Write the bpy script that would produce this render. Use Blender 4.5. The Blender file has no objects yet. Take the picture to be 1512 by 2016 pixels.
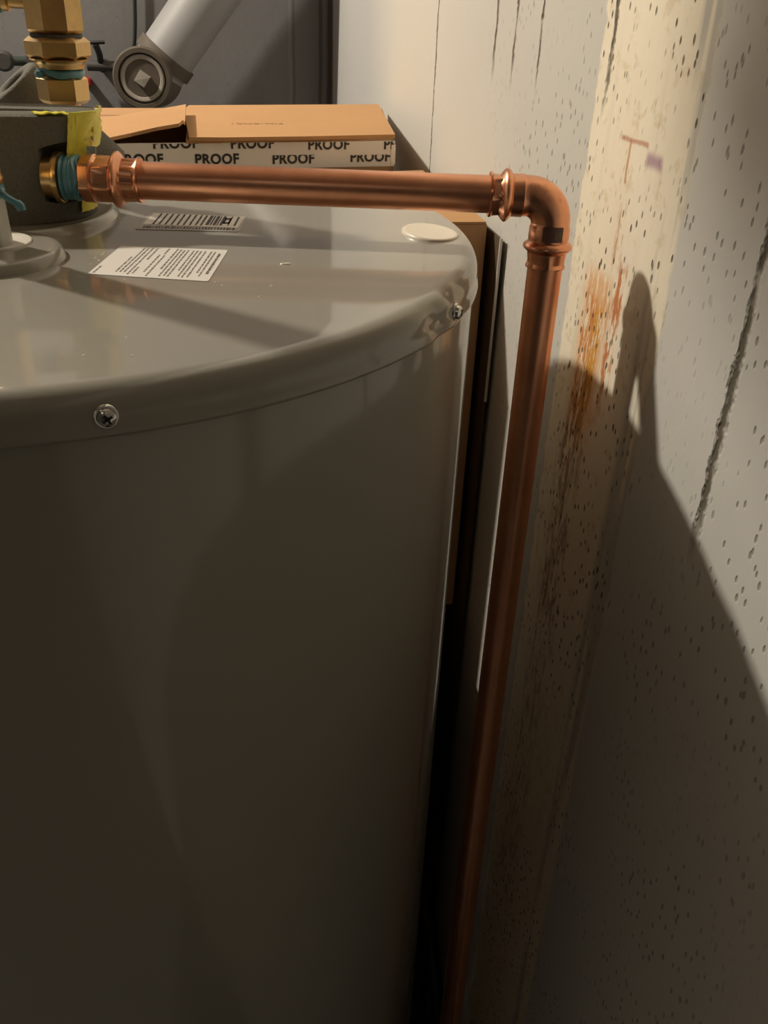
import bpy, bmesh, math, random
from mathutils import Vector, Matrix
from mathutils.bvhtree import BVHTree
random.seed(4)
SC = bpy.context.scene
COL = SC.collection
PI = math.pi

# ------------------------------------------------------------------ survey of the place
# metres; x = away from the heater towards the right-hand wall, y = along that wall away from the camera
CAM = Vector((0.11358, -0.60758, 1.3863))
PITCH, ROLL, FPX = 0.5288, 0.0402, 1754.7
YAW = math.radians(-11)
ZL, RT = 1.25, 0.28            # height of the heater lid, radius of the heater
WX, YB = 0.36914, 1.47         # planes of the right and the back wall
_M = Matrix.Rotation(YAW, 3, 'Z')
def _cam_axes():
    c, s = math.cos(YAW), math.sin(YAW)
    T = lambda v: Vector((c * v[0] - s * v[1], s * v[0] + c * v[1], v[2]))
    F = Vector((0, math.cos(PITCH), -math.sin(PITCH)))
    R0 = Vector((1, 0, 0)); U0 = R0.cross(F)
    R = R0 * math.cos(ROLL) + U0 * math.sin(ROLL); U = -R0 * math.sin(ROLL) + U0 * math.cos(ROLL)
    return F, R, U
def _toW(v):
    a = YAW
    n = Vector((math.cos(a), -math.sin(a), 0)); d = Vector((math.sin(a), math.cos(a), 0))
    return Vector((v.dot(n), v.dot(d), v.z))
FW, RI, UP = [_toW(v) for v in _cam_axes()]
def ray(x, y): return FW + RI * ((x - 756) / FPX) - UP * ((y - 1008) / FPX)
def pz(x, y, z): r = ray(x, y); return CAM + r * ((z - CAM.z) / r.z)
def py(x, y, Y): r = ray(x, y); return CAM + r * ((Y - CAM.y) / r.y)
def px(x, y, X): r = ray(x, y); return CAM + r * ((X - CAM.x) / r.x)
def pplane(x, y, P, n): r = ray(x, y); return CAM + r * ((P - CAM).dot(n) / r.dot(n))
def pcyl(x, y, R):
    r = ray(x, y); a = r.x**2 + r.y**2; b = 2 * (CAM.x * r.x + CAM.y * r.y); c = CAM.x**2 + CAM.y**2 - R * R
    t = (-b - math.sqrt(max(b * b - 4 * a * c, 0))) / (2 * a); return CAM + r * t

# ------------------------------------------------------------------ object helpers
def link(name, me, mat, parent=None, smooth=True):
    o = bpy.data.objects.new(name, me); COL.objects.link(o)
    if mat: me.materials.append(mat)
    if smooth:
        for p in me.polygons: p.use_smooth = True
    if parent: o.parent = parent; o.matrix_parent_inverse = Matrix.Translation(-parent.location)
    return o
def from_bm(name, bm, mat, parent=None, smooth=True, angle=None):
    bmesh.ops.recalc_face_normals(bm, faces=bm.faces)
    me = bpy.data.meshes.new(name); bm.to_mesh(me); bm.free()
    o = link(name, me, mat, parent, smooth)
    if smooth:
        try: me.set_sharp_from_angle(angle=math.radians(angle or 38))
        except Exception: pass
    return o
def thing(name, label, cat, loc, group=None):
    o = bpy.data.objects.new(name, None); COL.objects.link(o); o.location = loc
    o.empty_display_size = .02
    o['label'] = label; o['category'] = cat
    if group: o['group'] = group
    return o
def tag(o, label, cat):
    o['label'] = label; o['category'] = cat; return o
def box_bm(a, b, bm=None, bev=0):
    bm = bm or bmesh.new()
    vs = [bm.verts.new((x, y, z)) for z in (a[2], b[2]) for y in (a[1], b[1]) for x in (a[0], b[0])]
    fs = [bm.faces.new([vs[i] for i in f]) for f in ((0,2,3,1),(4,5,7,6),(0,1,5,4),(2,6,7,3),(0,4,6,2),(1,3,7,5))]
    if bev: bmesh.ops.bevel(bm, geom=list({e for f in fs for e in f.edges}), offset=bev, segments=2, affect='EDGES', profile=.6)
    return bm
def frame(d):
    d = Vector(d).normalized()
    a = Vector((0, 0, 1)) if abs(d.z) < .9 else Vector((1, 0, 0))
    u = d.cross(a).normalized(); v = d.cross(u).normalized(); return d, u, v
def lathe_bm(P, d, prof, seg=48, bm=None, phase=0, closed=False):
    """prof: list of (distance along d, radius)"""
    bm = bm or bmesh.new(); P = Vector(P); d, u, v = frame(d); rings = []
    for t, r in prof:
        if r < 1e-6: rings.append([bm.verts.new(P + d * t)]); continue
        rings.append([bm.verts.new(P + d * t + (u * math.cos(phase + 2*PI*i/seg) + v * math.sin(phase + 2*PI*i/seg)) * r) for i in range(seg)])
    prs = list(zip(rings, rings[1:]))
    if closed: prs.append((rings[-1], rings[0]))
    for A, B in prs:
        for i in range(seg):
            j = (i + 1) % seg
            if len(A) == 1 and len(B) == 1: continue
            if len(A) == 1: bm.faces.new((A[0], B[i], B[j]))
            elif len(B) == 1: bm.faces.new((A[i], B[0], A[j]))
            else: bm.faces.new((A[i], B[i], B[j], A[j]))
    return bm
def hex_bm(P, d, t0, t1, af, phase=0, n=6, bev=.0012, bm=None):
    """hexagon (or octagon) bar with chamfered ends, af = width across flats"""
    R = af / 2 / math.cos(PI / n)
    c = bev * 2
    return lathe_bm(P, d, [(t0, 0), (t0, R - c*1.2), (t0 + c, R), (t1 - c, R), (t1, R - c*1.2), (t1, 0)], n, bm, phase)
def tube_bm(pts, r, seg=32, caps=True, bm=None):
    bm = bm or bmesh.new(); pts = [Vector(p) for p in pts]; n = len(pts); rings = []
    rr = r if isinstance(r, (list, tuple)) else [r] * n
    ref = None
    for i, p in enumerate(pts):
        t = (pts[min(i+1, n-1)] - pts[max(i-1, 0)]).normalized()
        if ref is None: _, u, v = frame(t)
        else:
            u = (ref - t * ref.dot(t)).normalized(); v = t.cross(u)
        ref = u
        rings.append([bm.verts.new(p + (u * math.cos(2*PI*k/seg) + v * math.sin(2*PI*k/seg)) * rr[i]) for k in range(seg)])
    for A, B in zip(rings, rings[1:]):
        for i in range(seg): bm.faces.new((A[i], B[i], B[(i+1) % seg], A[(i+1) % seg]))
    if caps:
        bm.faces.new(rings[0]); bm.faces.new(rings[-1])
    return bm
def smoothpath(pts, n=8):
    P = [Vector(p) for p in pts]; out = []
    for i in range(len(P) - 1):
        a, b, c, d = P[max(i-1, 0)], P[i], P[i+1], P[min(i+2, len(P)-1)]
        for k in range(n):
            t = k / n
            out.append(.5 * ((2*b) + (c - a) * t + (2*a - 5*b + 4*c - d) * t*t + (-a + 3*b - 3*c + d) * t**3))
    return out + [P[-1]]

# ------------------------------------------------------------------ material helpers
class G:
    def __init__(s, name):
        s.m = bpy.data.materials.new(name); s.m.use_nodes = True; s.t = s.m.node_tree
        s.b = s.t.nodes['Principled BSDF']; s._c = None; s.k = {}; s.flat = False
    def n(s, typ, **k):
        x = s.t.nodes.new(typ)
        for a, v in k.items(): setattr(x, a, v)
        return x
    def L(s, a, b): s.t.links.new(a, b)
    def inp(s, node, key, v):
        if v is None: return
        if hasattr(v, 'is_output') or isinstance(v, bpy.types.NodeSocket): s.L(v, node.inputs[key])
        else: node.inputs[key].default_value = v
    def m2(s, op, a, b=None, c=None, clamp=False):
        x = s.n('ShaderNodeMath', operation=op, use_clamp=clamp)
        s.inp(x, 0, a); s.inp(x, 1, b); s.inp(x, 2, c); return x.outputs[0]
    def coord(s):
        if s._c is None:
            s._c = s.n('ShaderNodeTexCoord').outputs['Object']
            if s.flat:      # textures on the wall plane need only its y and z
                a = s.n('ShaderNodeSeparateXYZ'); s.L(s._c, a.inputs[0]); c = s.n('ShaderNodeCombineXYZ')
                s.L(a.outputs[1], c.inputs[0]); s.L(a.outputs[2], c.inputs[1]); s._c = c.outputs[0]; s._x = a.outputs
        return s._c
    def xyz(s):
        if s.flat: s.coord(); return s._x
        x = s.n('ShaderNodeSeparateXYZ'); s.L(s.coord(), x.inputs[0]); return x.outputs
    def scaled(s, v):
        if v in s.k: return s.k[v]
        x = s.n('ShaderNodeVectorMath', operation='MULTIPLY'); s.L(s.coord(), x.inputs[0]); x.inputs[1].default_value = (v[1], v[2], 1) if s.flat else v; s.k[v] = x.outputs[0]; return x.outputs[0]
    def noise(s, scale, detail=4, rough=.55, vec=None, dist=0):
        key = (scale, detail, rough, vec.node.name if vec is not None else 0)
        if key in s.k: return s.k[key]
        x = s.n('ShaderNodeTexNoise', noise_dimensions='2D' if s.flat else '3D'); x.inputs['Scale'].default_value = scale; x.inputs['Detail'].default_value = detail
        x.inputs['Roughness'].default_value = rough; x.inputs['Distortion'].default_value = dist
        s.L(vec or s.coord(), x.inputs['Vector']); s.k[key] = x.outputs[0]; return x.outputs[0]
    def vor(s, scale, vec=None, feature='F1', rnd=1):
        x = s.n('ShaderNodeTexVoronoi', feature=feature, voronoi_dimensions='2D' if s.flat else '3D'); x.inputs['Scale'].default_value = scale; x.inputs['Randomness'].default_value = rnd
        s.L(vec or s.coord(), x.inputs['Vector']); return x.outputs
    def ss(s, v, a, b):      # smoothstep a->b
        x = s.n('ShaderNodeMapRange', interpolation_type='SMOOTHSTEP'); s.inp(x, 0, v)
        x.inputs[1].default_value = a; x.inputs[2].default_value = b
        if a > b:
            x.inputs[1].default_value = b; x.inputs[2].default_value = a; x.inputs[3].default_value = 1; x.inputs[4].default_value = 0
        return x.outputs[0]
    def mix(s, f, a, b, mode='MIX'):
        x = s.n('ShaderNodeMix', data_type='RGBA', blend_type=mode); s.inp(x, 0, f)
        for k, v in ((6, a), (7, b)):
            if isinstance(v, tuple): x.inputs[k].default_value = (*v, 1) if len(v) == 3 else v
            else: s.L(v, x.inputs[k])
        return x.outputs[2]
    def bump(s, h, strength=.3, dist=.001, prev=None):
        x = s.n('ShaderNodeBump'); x.inputs['Strength'].default_value = strength; x.inputs['Distance'].default_value = dist
        s.L(h, x.inputs['Height'])
        if prev: s.L(prev, x.inputs['Normal'])
        return x.outputs[0]
    def set(s, col=None, rough=None, metal=None, normal=None, coat=None, coatr=None, spec=None):
        b = s.b
        if isinstance(col, tuple): b.inputs['Base Color'].default_value = (*col, 1)
        elif col is not None: s.L(col, b.inputs['Base Color'])
        for k, v in (('Roughness', rough), ('Metallic', metal), ('Coat Weight', coat), ('Coat Roughness', coatr), ('Specular IOR Level', spec)):
            s.inp(b, k, v)
        if normal is not None: s.L(normal, b.inputs['Normal'])
        return s.m
def simple(name, col, rough=.5, metal=0, var=.12, nscale=60, bump=0, bscale=200, coat=0, coatr=.1, bdist=.0005):
    g = G(name)
    c = g.mix(g.noise(nscale), tuple(x * (1 - var) for x in col), tuple(min(1, x * (1 + var)) for x in col))
    nrm = g.bump(g.noise(bscale), bump, bdist) if bump else None
    return g.set(c, rough, metal, nrm, coat, coatr)

# ---- right wall: board-formed painted concrete
def wall_mat():
    g = G('painted_board_formed_concrete'); g.flat = True; X, Y, Z = g.xyz()
    fine = g.noise(50, 3, .65)
    wob = g.m2('MULTIPLY', g.m2('SUBTRACT', g.noise(7, 2), .5), .010)
    wob2 = g.m2('MULTIPLY', g.m2('SUBTRACT', fine, .5), .010)
    Yw = g.m2('ADD', g.m2('ADD', Y, wob), wob2)
    big = g.noise(2.2, 1); streak = g.noise(1, 3, .6, g.scaled((30, 34, 2.2)))
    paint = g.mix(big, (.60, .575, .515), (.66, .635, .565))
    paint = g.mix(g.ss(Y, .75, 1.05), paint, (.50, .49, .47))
    bare = g.mix(streak, (.88, .775, .575), (.95, .87, .70))
    bare = g.mix(g.m2('MULTIPLY', g.ss(fine, .56, .72), .45), bare, (.68, .54, .32))
    right = g.mix(big, (.62, .595, .54), (.70, .675, .61))
    instrip = g.m2('MULTIPLY', g.ss(Yw, .0205, .0175), g.ss(Yw, -.135, -.1295))
    col = g.mix(g.ss(Yw, -.129, -.134), paint, right)
    col = g.mix(instrip, col, bare)
    # thin paint left along the strip's right edge
    pe = g.m2('MULTIPLY', g.m2('MULTIPLY', g.ss(Yw, -.100, -.112), instrip), g.ss(streak, .42, .55))
    col = g.mix(g.m2('MULTIPLY', pe, .8), col, (.50, .48, .42))
    # streaky brown grain in the strip
    col = g.mix(g.m2('MULTIPLY', instrip, g.m2('MULTIPLY', g.ss(streak, .58, .85), .4)), col, (.58, .45, .27))
    # rust
    vs = g.noise(1, 4, .75, g.scaled((10, 150, 30)))
    def rust(y0, w, z1, z0, amt, th0, th1, colr):
        nonlocal col
        dy = g.m2('ABSOLUTE', g.m2('SUBTRACT', Yw, y0))
        m = g.m2('MULTIPLY', g.ss(dy, w, w * .45), g.m2('MULTIPLY', g.ss(Z, z1 + .01, z1 - .004), g.ss(Z, z0 - .05, z0)))
        m = g.m2('MULTIPLY', m, g.m2('MULTIPLY', g.ss(vs, th0, th1), amt))
        col = g.mix(m, col, colr)
    rust(-.034, .030, 1.222, 1.14, .85, .36, .46, (.80, .45, .20))
    rust(-.026, .012, 1.205, 1.10, .95, .45, .55, (.62, .22, .05))
    rust(-.040, .009, 1.20, 1.13, .95, .36, .46, (.68, .32, .05))
    rust(-.066, .010, 1.235, 1.165, .95, .44, .54, (.60, .21, .06))
    rust(-.055, .012, 1.27, 1.215, .7, .54, .62, (.55, .24, .10))
    rust(-.030, .022, 1.15, .95, .55, .40, .62, (.26, .13, .04))
    rust(-.03, .03, 1.10, .6, .5, .45, .65, (.27, .17, .07))
    # red T mark and a purple smudge beside it
    def rect(y0, y1, z0, z1, colr, amt, e=.001):
        nonlocal col
        zz = g.m2('ADD', Z, g.m2('MULTIPLY', g.m2('SUBTRACT', fine, .5), .003)); yy = g.m2('ADD', Y, g.m2('MULTIPLY', g.m2('SUBTRACT', fine, .5), .003))
        m = g.m2('MULTIPLY', g.m2('MULTIPLY', g.ss(yy, y0 - e, y0 + e), g.ss(yy, y1 + e, y1 - e)), g.m2('MULTIPLY', g.ss(zz, z0 - e, z0 + e), g.ss(zz, z1 + e, z1 - e)))
        col = g.mix(g.m2('MULTIPLY', m, amt), col, colr)
    a = px(1224, 268, WX); b = px(1277, 289, WX); c = px(1232, 360, WX)
    zc = (a.z + b.z) / 2
    rect(b.y, a.y, zc - .0014, zc + .0014, (.48, .14, .06), .65)
    s0 = px(1236, 320, WX); rect(s0.y - .0014, s0.y + .0014, c.z, zc, (.52, .20, .07), .7, .0007)
    p0 = px(1275, 300, WX); p1 = px(1300, 345, WX); rect(p1.y, p0.y, p1.z + .002, p0.z, (.38, .20, .30), .75, .003)
    # pits
    dens = g.ss(g.noise(9, 1), .38, .62)
    hgt = None; pits = None
    for sc, th, rnd_th in ((75, .125, .60), (135, .19, .52), (38, .055, .74)):
        v = g.vor(sc, g.scaled((1, 1, .48)))
        sel = g.n('ShaderNodeSeparateColor'); g.L(v['Color'], sel.inputs[0])
        p = g.m2('MULTIPLY', g.ss(g.m2('ADD', v['Distance'], g.m2('MULTIPLY', g.m2('SUBTRACT', fine, .5), .12)), th, th * .35), g.m2('GREATER_THAN', sel.outputs[0], rnd_th))
        p = g.m2('MULTIPLY', p, g.m2('MULTIPLY_ADD', dens, .8, .2))
        pits = p if pits is None else g.m2('MAXIMUM', pits, p)
    pits = g.m2('MULTIPLY', pits, g.m2('MAXIMUM', g.m2('MAXIMUM', instrip, g.m2('MULTIPLY', g.ss(Y, .02, -.14), .5)), g.m2('MULTIPLY', g.ss(Y, .35, .1), .55)))
    # seams between form boards
    n1 = g.m2('SUBTRACT', g.noise(1, 3, .75, g.scaled((5, 60, 45))), .5)
    Ys = g.m2('MULTIPLY_ADD', n1, .010, Y)
    gate = g.ss(g.noise(1, 3, .7, g.scaled((3, 9, 16))), .30, .44)
    def seam(y0, w, z0=None):
        m = g.m2('MULTIPLY', g.m2('SUBTRACT', 1.35, g.m2('MULTIPLY', g.m2('ABSOLUTE', g.m2('SUBTRACT', Ys, y0)), 1.35 / w)), 1, None, True)
        return g.m2('MULTIPLY', m, z0) if z0 is not None else m
    s = g.m2('MAXIMUM', seam(.5055, .0030), seam(-.2175, .0048, g.m2('MULTIPLY', gate, g.ss(Z, 1.10, 1.15))))
    zt = g.ss(Z, 1.31, 1.35)
    top = g.m2('MAXIMUM', g.m2('MAXIMUM', seam(.27, .0035), seam(.212, .0035)), g.m2('MAXIMUM', seam(.145, .003), seam(.002, .004)))
    s = g.m2('MAXIMUM', g.m2('MAXIMUM', s, g.m2('MULTIPLY', g.m2('MULTIPLY', top, gate), zt)), seam(.6746, .0035, g.ss(Z, 1.185, 1.15)))
    recess_dark = g.m2('MAXIMUM', pits, s)
    col = g.mix(g.m2('MULTIPLY', recess_dark, .95), col, (.12, .10, .065))  # pits and seams coloured dark
    h = g.m2('SUBTRACT', g.m2('MULTIPLY', fine, .12), g.m2('ADD', g.m2('MULTIPLY', pits, .6), g.m2('MULTIPLY', s, 1.4)))
    h = g.m2('ADD', h, g.m2('MULTIPLY', g.noise(16, 2, .6), .35))
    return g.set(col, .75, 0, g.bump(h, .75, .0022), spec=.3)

def backwall_mat():
    g = G('slate_painted_concrete'); X, Y, Z = g.xyz()
    c = g.mix(g.noise(3, 5), (.175, .171, .17), (.215, .21, .208))
    st = g.noise(1, 5, .6, g.scaled((34, 30, 3)))
    c = g.mix(g.m2('MULTIPLY', g.ss(st, .55, .75), .35), c, (.14, .135, .13))
    def line(x0, w, colr, amt):
        nonlocal c
        d = g.m2('ABSOLUTE', g.m2('SUBTRACT', g.m2('ADD', X, g.m2('MULTIPLY', g.m2('SUBTRACT', g.noise(25), .5), .005)), x0))
        c = g.mix(g.m2('MULTIPLY', g.ss(d, w, w * .4), amt), c, colr)
    line(.280, .004, (.26, .255, .25), .6); line(.288, .0035, (.09, .088, .085), .6)
    line(.343, .005, (.08, .075, .07), .75); line(.352, .004, (.24, .235, .24), .5); line(.362, .006, (.09, .085, .08), .8)
    v = g.vor(60); c = g.mix(g.m2('MULTIPLY', g.ss(v['Distance'], .16, .05), .3), c, (.07, .07, .07))
    return g.set(c, .7, 0, g.bump(g.noise(20, 6, .65), .4, .004), spec=.3)

def tank_mat():
    g = G('charcoal_grey_enamel')
    c = g.mix(g.noise(5, 3), (.315, .295, .245), (.335, .315, .262))
    g.b.inputs['Coat IOR'].default_value = 1.5
    return g.set(c, .38, 0, g.bump(g.noise(9, 2), .06, .004), .9, .07, .5)
def copper(name, dark=0):
    g = G(name)
    n = g.noise(18, 5, .6)
    c = g.mix(g.ss(n, .35, .7), (.86, .43, .26), (.74, .34, .20))
    r = g.m2('MULTIPLY_ADD', g.noise(40, 4), .18, .18 + dark)
    return g.set(c, r, 1, g.bump(g.noise(1, 3, .6, g.scaled((60, 500, 500))), .05, .0004))
def foam_mat():
    g = G('grey_foam_insulation')
    c = g.mix(g.noise(700, 2), (.11, .105, .085), (.20, .19, .16))
    return g.set(c, .92, 0, g.bump(g.noise(500, 3, .7), .7, .0012), spec=.25)
def cardboard_mat(name, col):
    g = G(name); X, Y, Z = g.xyz()
    c = g.mix(g.noise(12, 4), tuple(v * .93 for v in col), tuple(v * 1.05 for v in col))
    c = g.mix(g.m2('MULTIPLY', g.noise(1, 3, .6, g.scaled((260, 260, 8))), .25), c, tuple(v * .8 for v in col))
    return g.set(c, .82, 0, g.bump(g.noise(40, 4), .12, .001), spec=.2)

MAT_WALL = wall_mat(); MAT_BACK = backwall_mat(); MAT_TANK = tank_mat()
COPPER = copper('bright_copper'); COPPER2 = copper('drawn_copper_pipe', .06)
FOAM = foam_mat()
CARD = cardboard_mat('kraft_cardboard', (.54, .31, .145)); CARD_D = cardboard_mat('worn_kraft_cardboard', (.50, .29, .145))
WHITECARD = cardboard_mat('white_printed_cardboard', (.88, .85, .79))
BRASS = simple('cast_brass', (.58, .39, .17), .36, 1, .2, 120, .25, 300)
BRASS2 = simple('machined_brass', (.68, .47, .21), .28, 1, .12, 60, .08, 200)
BLUE = simple('blue_thread_sealant', (.10, .27, .33), .28, 0, .3, 200, .5, 260, .4, .2)
YELLOW = simple('yellow_tape', (.86, .79, .09), .35, 0, .12, 90, .5, 90, .3, .2, .002)
STEEL = simple('galvanised_steel', (.50, .50, .45), .42, .55, .15, 60, .1, 200)
ZINC = simple('zinc_screw', (.75, .74, .70), .2, 1, .1)
WHITEP = simple('white_plastic', (.74, .70, .62), .4, 0, .05)
PAPER = simple('white_label_paper', (.88, .85, .78), .35, 0, .03, 60, 0, 200, .3, .2)
CLEARL = simple('satin_silver_label', (.44, .41, .35), .35, 0, .05, 60, 0, 200, .3, .2)
INK = simple('black_ink', (.03, .028, .025), .5, 0, .1)
INKG = simple('grey_ink', (.16, .145, .12), .6, 0, .1)
CREAM = simple('cream_foam_plug', (.80, .74, .60), .35, 0, .08, 80, .1, 100, .3, .2)
BLACK = simple('black_rubber', (.012, .012, .012), .5, 0, .2)
DARKIRON = simple('dark_painted_iron', (.055, .052, .048), .6, 0, .25, 80, .4, 90)
RUSTIRON = simple('brown_cast_iron', (.10, .08, .06), .7, 0, .3, 50, .6, 90)
WORNIRON = simple('worn_grey_iron', (.34, .31, .27), .6, 0, .2, 60, .4, 120)
WHITEPIPE = simple('grey_white_painted_pipe', (.30, .30, .30), .5, 0, .08, 20, .1, 60)
RED = simple('red_plastic', (.35, .02, .03), .4)
DGREEN = simple('dark_green_paint', (.03, .045, .035), .5)
CONC = simple('floor_concrete', (.085, .08, .072), .85, 0, .25, 6, .4, 60)
CEIL = simple('old_timber_boards', (.22, .16, .11), .8, 0, .25, 9, .3, 60)
ROOM = simple('grey_block_wall', (.42, .41, .39), .85, 0, .15, 4, .3, 40)

# ------------------------------------------------------------------ the room
def struct(name, a, b, mat):
    o = from_bm(name, box_bm(a, b), mat, None, False); o['kind'] = 'structure'; return o
XL, YF, ZC = -3.2, -3.0, 2.85
struct('wall_right', (WX, YF, 0), (WX + .2, YB + .2, ZC), MAT_WALL)
struct('wall_back', (XL, YB, 0), (WX, YB + .2, ZC), MAT_BACK)
struct('wall_left', (XL - .2, YF, 0), (XL, YB + .2, ZC), ROOM)
struct('wall_front', (XL, YF - .2, 0), (WX + .2, YF, ZC), simple('dark_block_wall', (.07, .068, .065), .85, 0, .15, 4, .3, 40))
struct('floor', (XL - .2, YF - .2, -.1), (WX + .2, YB + .2, 0), CONC)
struct('ceiling', (XL - .2, YF - .2, ZC), (WX + .2, YB + .2, ZC + .1), CEIL)

# ------------------------------------------------------------------ water heater
wh = thing('water_heater', 'large dark grey cylindrical water heater beside the concrete wall', 'water heater', (0, 0, 0))
shell = lathe_bm((0, 0, 0), (0, 0, 1), [(.0, 0), (.0, .272), (.012, .276), (.02, .2785), (1.15, .2785), (1.238, .2785), (1.238, 0)], 256)
def unround(bm):
    for v in bm.verts:
        if v.co.y > 0: v.co.y -= .020 * (v.co.y / RT) ** 2
unround(shell)
from_bm('tank_shell', shell, MAT_TANK, wh, angle=30)
# lid pan with rounded shoulder, skirt and a few dents by the far screw
prof = [(0, 0)]
for r in (.03, .06, .09, .12, .15, .18, .2, .215, .23, .24, .25, .258): prof.append((0, r))
RS = .0110; rc = RT - RS
for k in range(0, 11):
    a = PI / 2 * k / 10
    prof.append((-RS + RS * math.cos(a), rc + RS * math.sin(a)))
SK = .0150
for z in (-.0125, -.0145): prof.append((z, RT))
prof += [(-SK - .001, RT + .0004), (-SK - .004, RT + .0012), (-SK - .0055, RT + .0010), (-SK - .0065, RT - .0006), (-SK - .0065, RT - .003)]
bm = lathe_bm((0, 0, ZL), (0, 0, 1), prof, 384)
scr = pcyl(897, 614, RT)
dents = []
for (x, y, ri, amp) in ((858, 640, .015, -.0032), (880, 590, .010, .0016), (905, 560, .011, -.0022), (845, 690, .010, .0022), (908, 640, .008, -.0016), (850, 600, .018, .0012)):
    dents.append((pcyl(x, y, RT), ri, amp))
for v in bm.verts:
    r = math.hypot(v.co.x, v.co.y)
    if r > .24:
        d = 0
        for c, ri, amp in dents:
            q = (v.co - c).length / ri
            if q < 2.6: d += amp * math.exp(-q * q)
        if d: v.co.x *= 1 + d / r; v.co.y *= 1 + d / r
unround(bm)
from_bm('lid', bm, MAT_TANK, wh, angle=60)
def screw(x, y):
    P = pcyl(x, y, RT); n = Vector((P.x, P.y, 0)).normalized()
    P = P - n * .0008
    bm = lathe_bm(P, n, [(0, 0), (0, .0048), (.0006, .0052), (.0014, .0050), (.0018, .0046), (.0018, .0040)], 40)
    bm = lathe_bm(P, n, [(.0016, .0040), (.0032, .0037), (.0042, .0024), (.0044, .0012), (.0036, 0)], 24, bm)
    s = from_bm('lid_screw', bm, ZINC, wh, angle=40)
    d, u, v = frame(n)
    b2 = bmesh.new()
    for a in (.5, .5 + PI / 2):
        e = (u * math.cos(a) + v * math.sin(a)); f = (u * -math.sin(a) + v * math.cos(a)); c = P + n * .0043
        vs = [b2.verts.new(c + e * sx * .0022 + f * sy * .0005 + n * h) for h in (-.0004, .0002) for sx, sy in ((-1,-1),(1,-1),(1,1),(-1,1))]
        for fi in ((0,1,2,3),(4,5,6,7),(0,1,5,4),(1,2,6,5),(2,3,7,6),(3,0,4,7)): b2.faces.new([vs[i] for i in fi])
    from_bm('cross_recess', b2, BLACK, s, False)
screw(209, 820); screw(897, 614)

# stickers lie on the flat lid
def slab(name, pts, t, mat, parent, rc=.002):
    """rounded flat sheet from corner points on the lid, thickness t"""
    bm = bmesh.new(); P = [Vector(p) for p in pts]; n = len(P); out = []
    for i in range(n):
        a, b, c = P[i-1], P[i], P[(i+1) % n]
        u = (a - b).normalized() * rc; w = (c - b).normalized() * rc
        for k in range(5):
            s = k / 4; out.append(b + u * (1-s)**2 + w * s**2)
    lo = [bm.verts.new(p) for p in out]; hi = [bm.verts.new(p + Vector((0, 0, t))) for p in out]
    bm.faces.new(lo[::-1]); bm.faces.new(hi)
    for i in range(len(lo)):
        j = (i+1) % len(lo); bm.faces.new((lo[i], lo[j], hi[j], hi[i]))
    return from_bm(name, bm, mat, parent, False)
def onquad(C, u, v):   # C corners: near-left, far-left, far-right, near-right
    return (C[0] * (1-u) + C[3] * u) * (1-v) + (C[1] * (1-u) + C[2] * u) * v
def marks_bm(C, marks, t):
    bm = bmesh.new()
    for u0, u1, v0, v1 in marks:
        vs = [bm.verts.new(onquad(C, u, v) + Vector((0, 0, t + h))) for h in (0, .00006) for u, v in ((u0, v0), (u1, v0), (u1, v1), (u0, v1))]
        for f in ((3,2,1,0),(4,5,6,7),(0,1,5,4),(1,2,6,5),(2,3,7,6),(3,0,4,7)): bm.faces.new([vs[i] for i in f])
    return bm
zs = ZL + .00005
W1 = [pz(x, y, zs) for x, y in ((172, 540), (238, 485), (449, 493), (410, 555))]
st = slab('warning_sticker', W1, .0003, PAPER, wh)
st['label'] = 'white paper sticker with lines of small black print'
marks = []
lines = [(.036, .05, .27), (.205, .12, .62), (.24, .12, .95), (.275, .12, .95), (.315, .06, .97), (.35, .10, .30), (.36, .55, .96),
         (.43, .16, .74), (.475, .04, .72), (.465, .76, .97), (.545, .28, .97), (.58, .06, .95), (.615, .08, .93), (.65, .06, .93), (.70, .26, .93), (.735, .08, .93),
         (.77, .06, .91), (.81, .08, .93), (.865, .22, .91), (.90, .12, .91)]
def words(u, v0, v1, w, marks, lw=(.03, .09)):
    v = v0
    while v < v1:
        e = min(v1, v + random.uniform(*lw))
        q = v
        while q < e - .004:
            q2 = q + random.uniform(.006, .012)
            marks.append((u - w * random.choice((.5, .5, .36)), u + w * random.choice((.5, .5, .2)), q, min(q2, e) - .0015)); q = q2
        v = e + .012
for u, a, b in lines: words(u, a, b, .017, marks)
words(.95, .20, .86, .026, marks, (.2, .3))
from_bm('printed_text', marks_bm(W1, marks, .0003), INKG, st, False)
W2 = [pz(x, y, zs) for x, y in ((266, 452), (296, 419), (485, 427), (470, 457))]
st = slab('barcode_sticker', W2, .0003, CLEARL, wh, .0015)
st['label'] = 'silver grey label with a white barcode panel'
marks = []; u = .06
pan = slab('white_panel', [onquad(W2, *q) + Vector((0, 0, .00031)) for q in ((.03, .30), (.04, .96), (.985, .96), (.97, .22))], .0001, PAPER, st, .0006)
for uu in (.13, .19, .25, .31, .37, .43, .49, .55, .60): words(uu, .30, .95, .022, marks)
for uu, w in ((.655, .034), (.69, .016), (.725, .03), (.755, .012), (.79, .028), (.865, .012), (.93, .02)): marks.append((uu - w/2, uu + w/2, .34, .93))
for q in range(30):
    uu = .06 + q * .03; marks.append((uu, uu + random.uniform(.008, .02), .08, .20))
marks += [(.80, .86, .45, .55), (.80, .86, .72, .82), (.80, .82, .45, .82), (.85, .87, .45, .82)]
from_bm('printed_text', marks_bm(W2, marks, .00045), INK, st, False)

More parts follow.
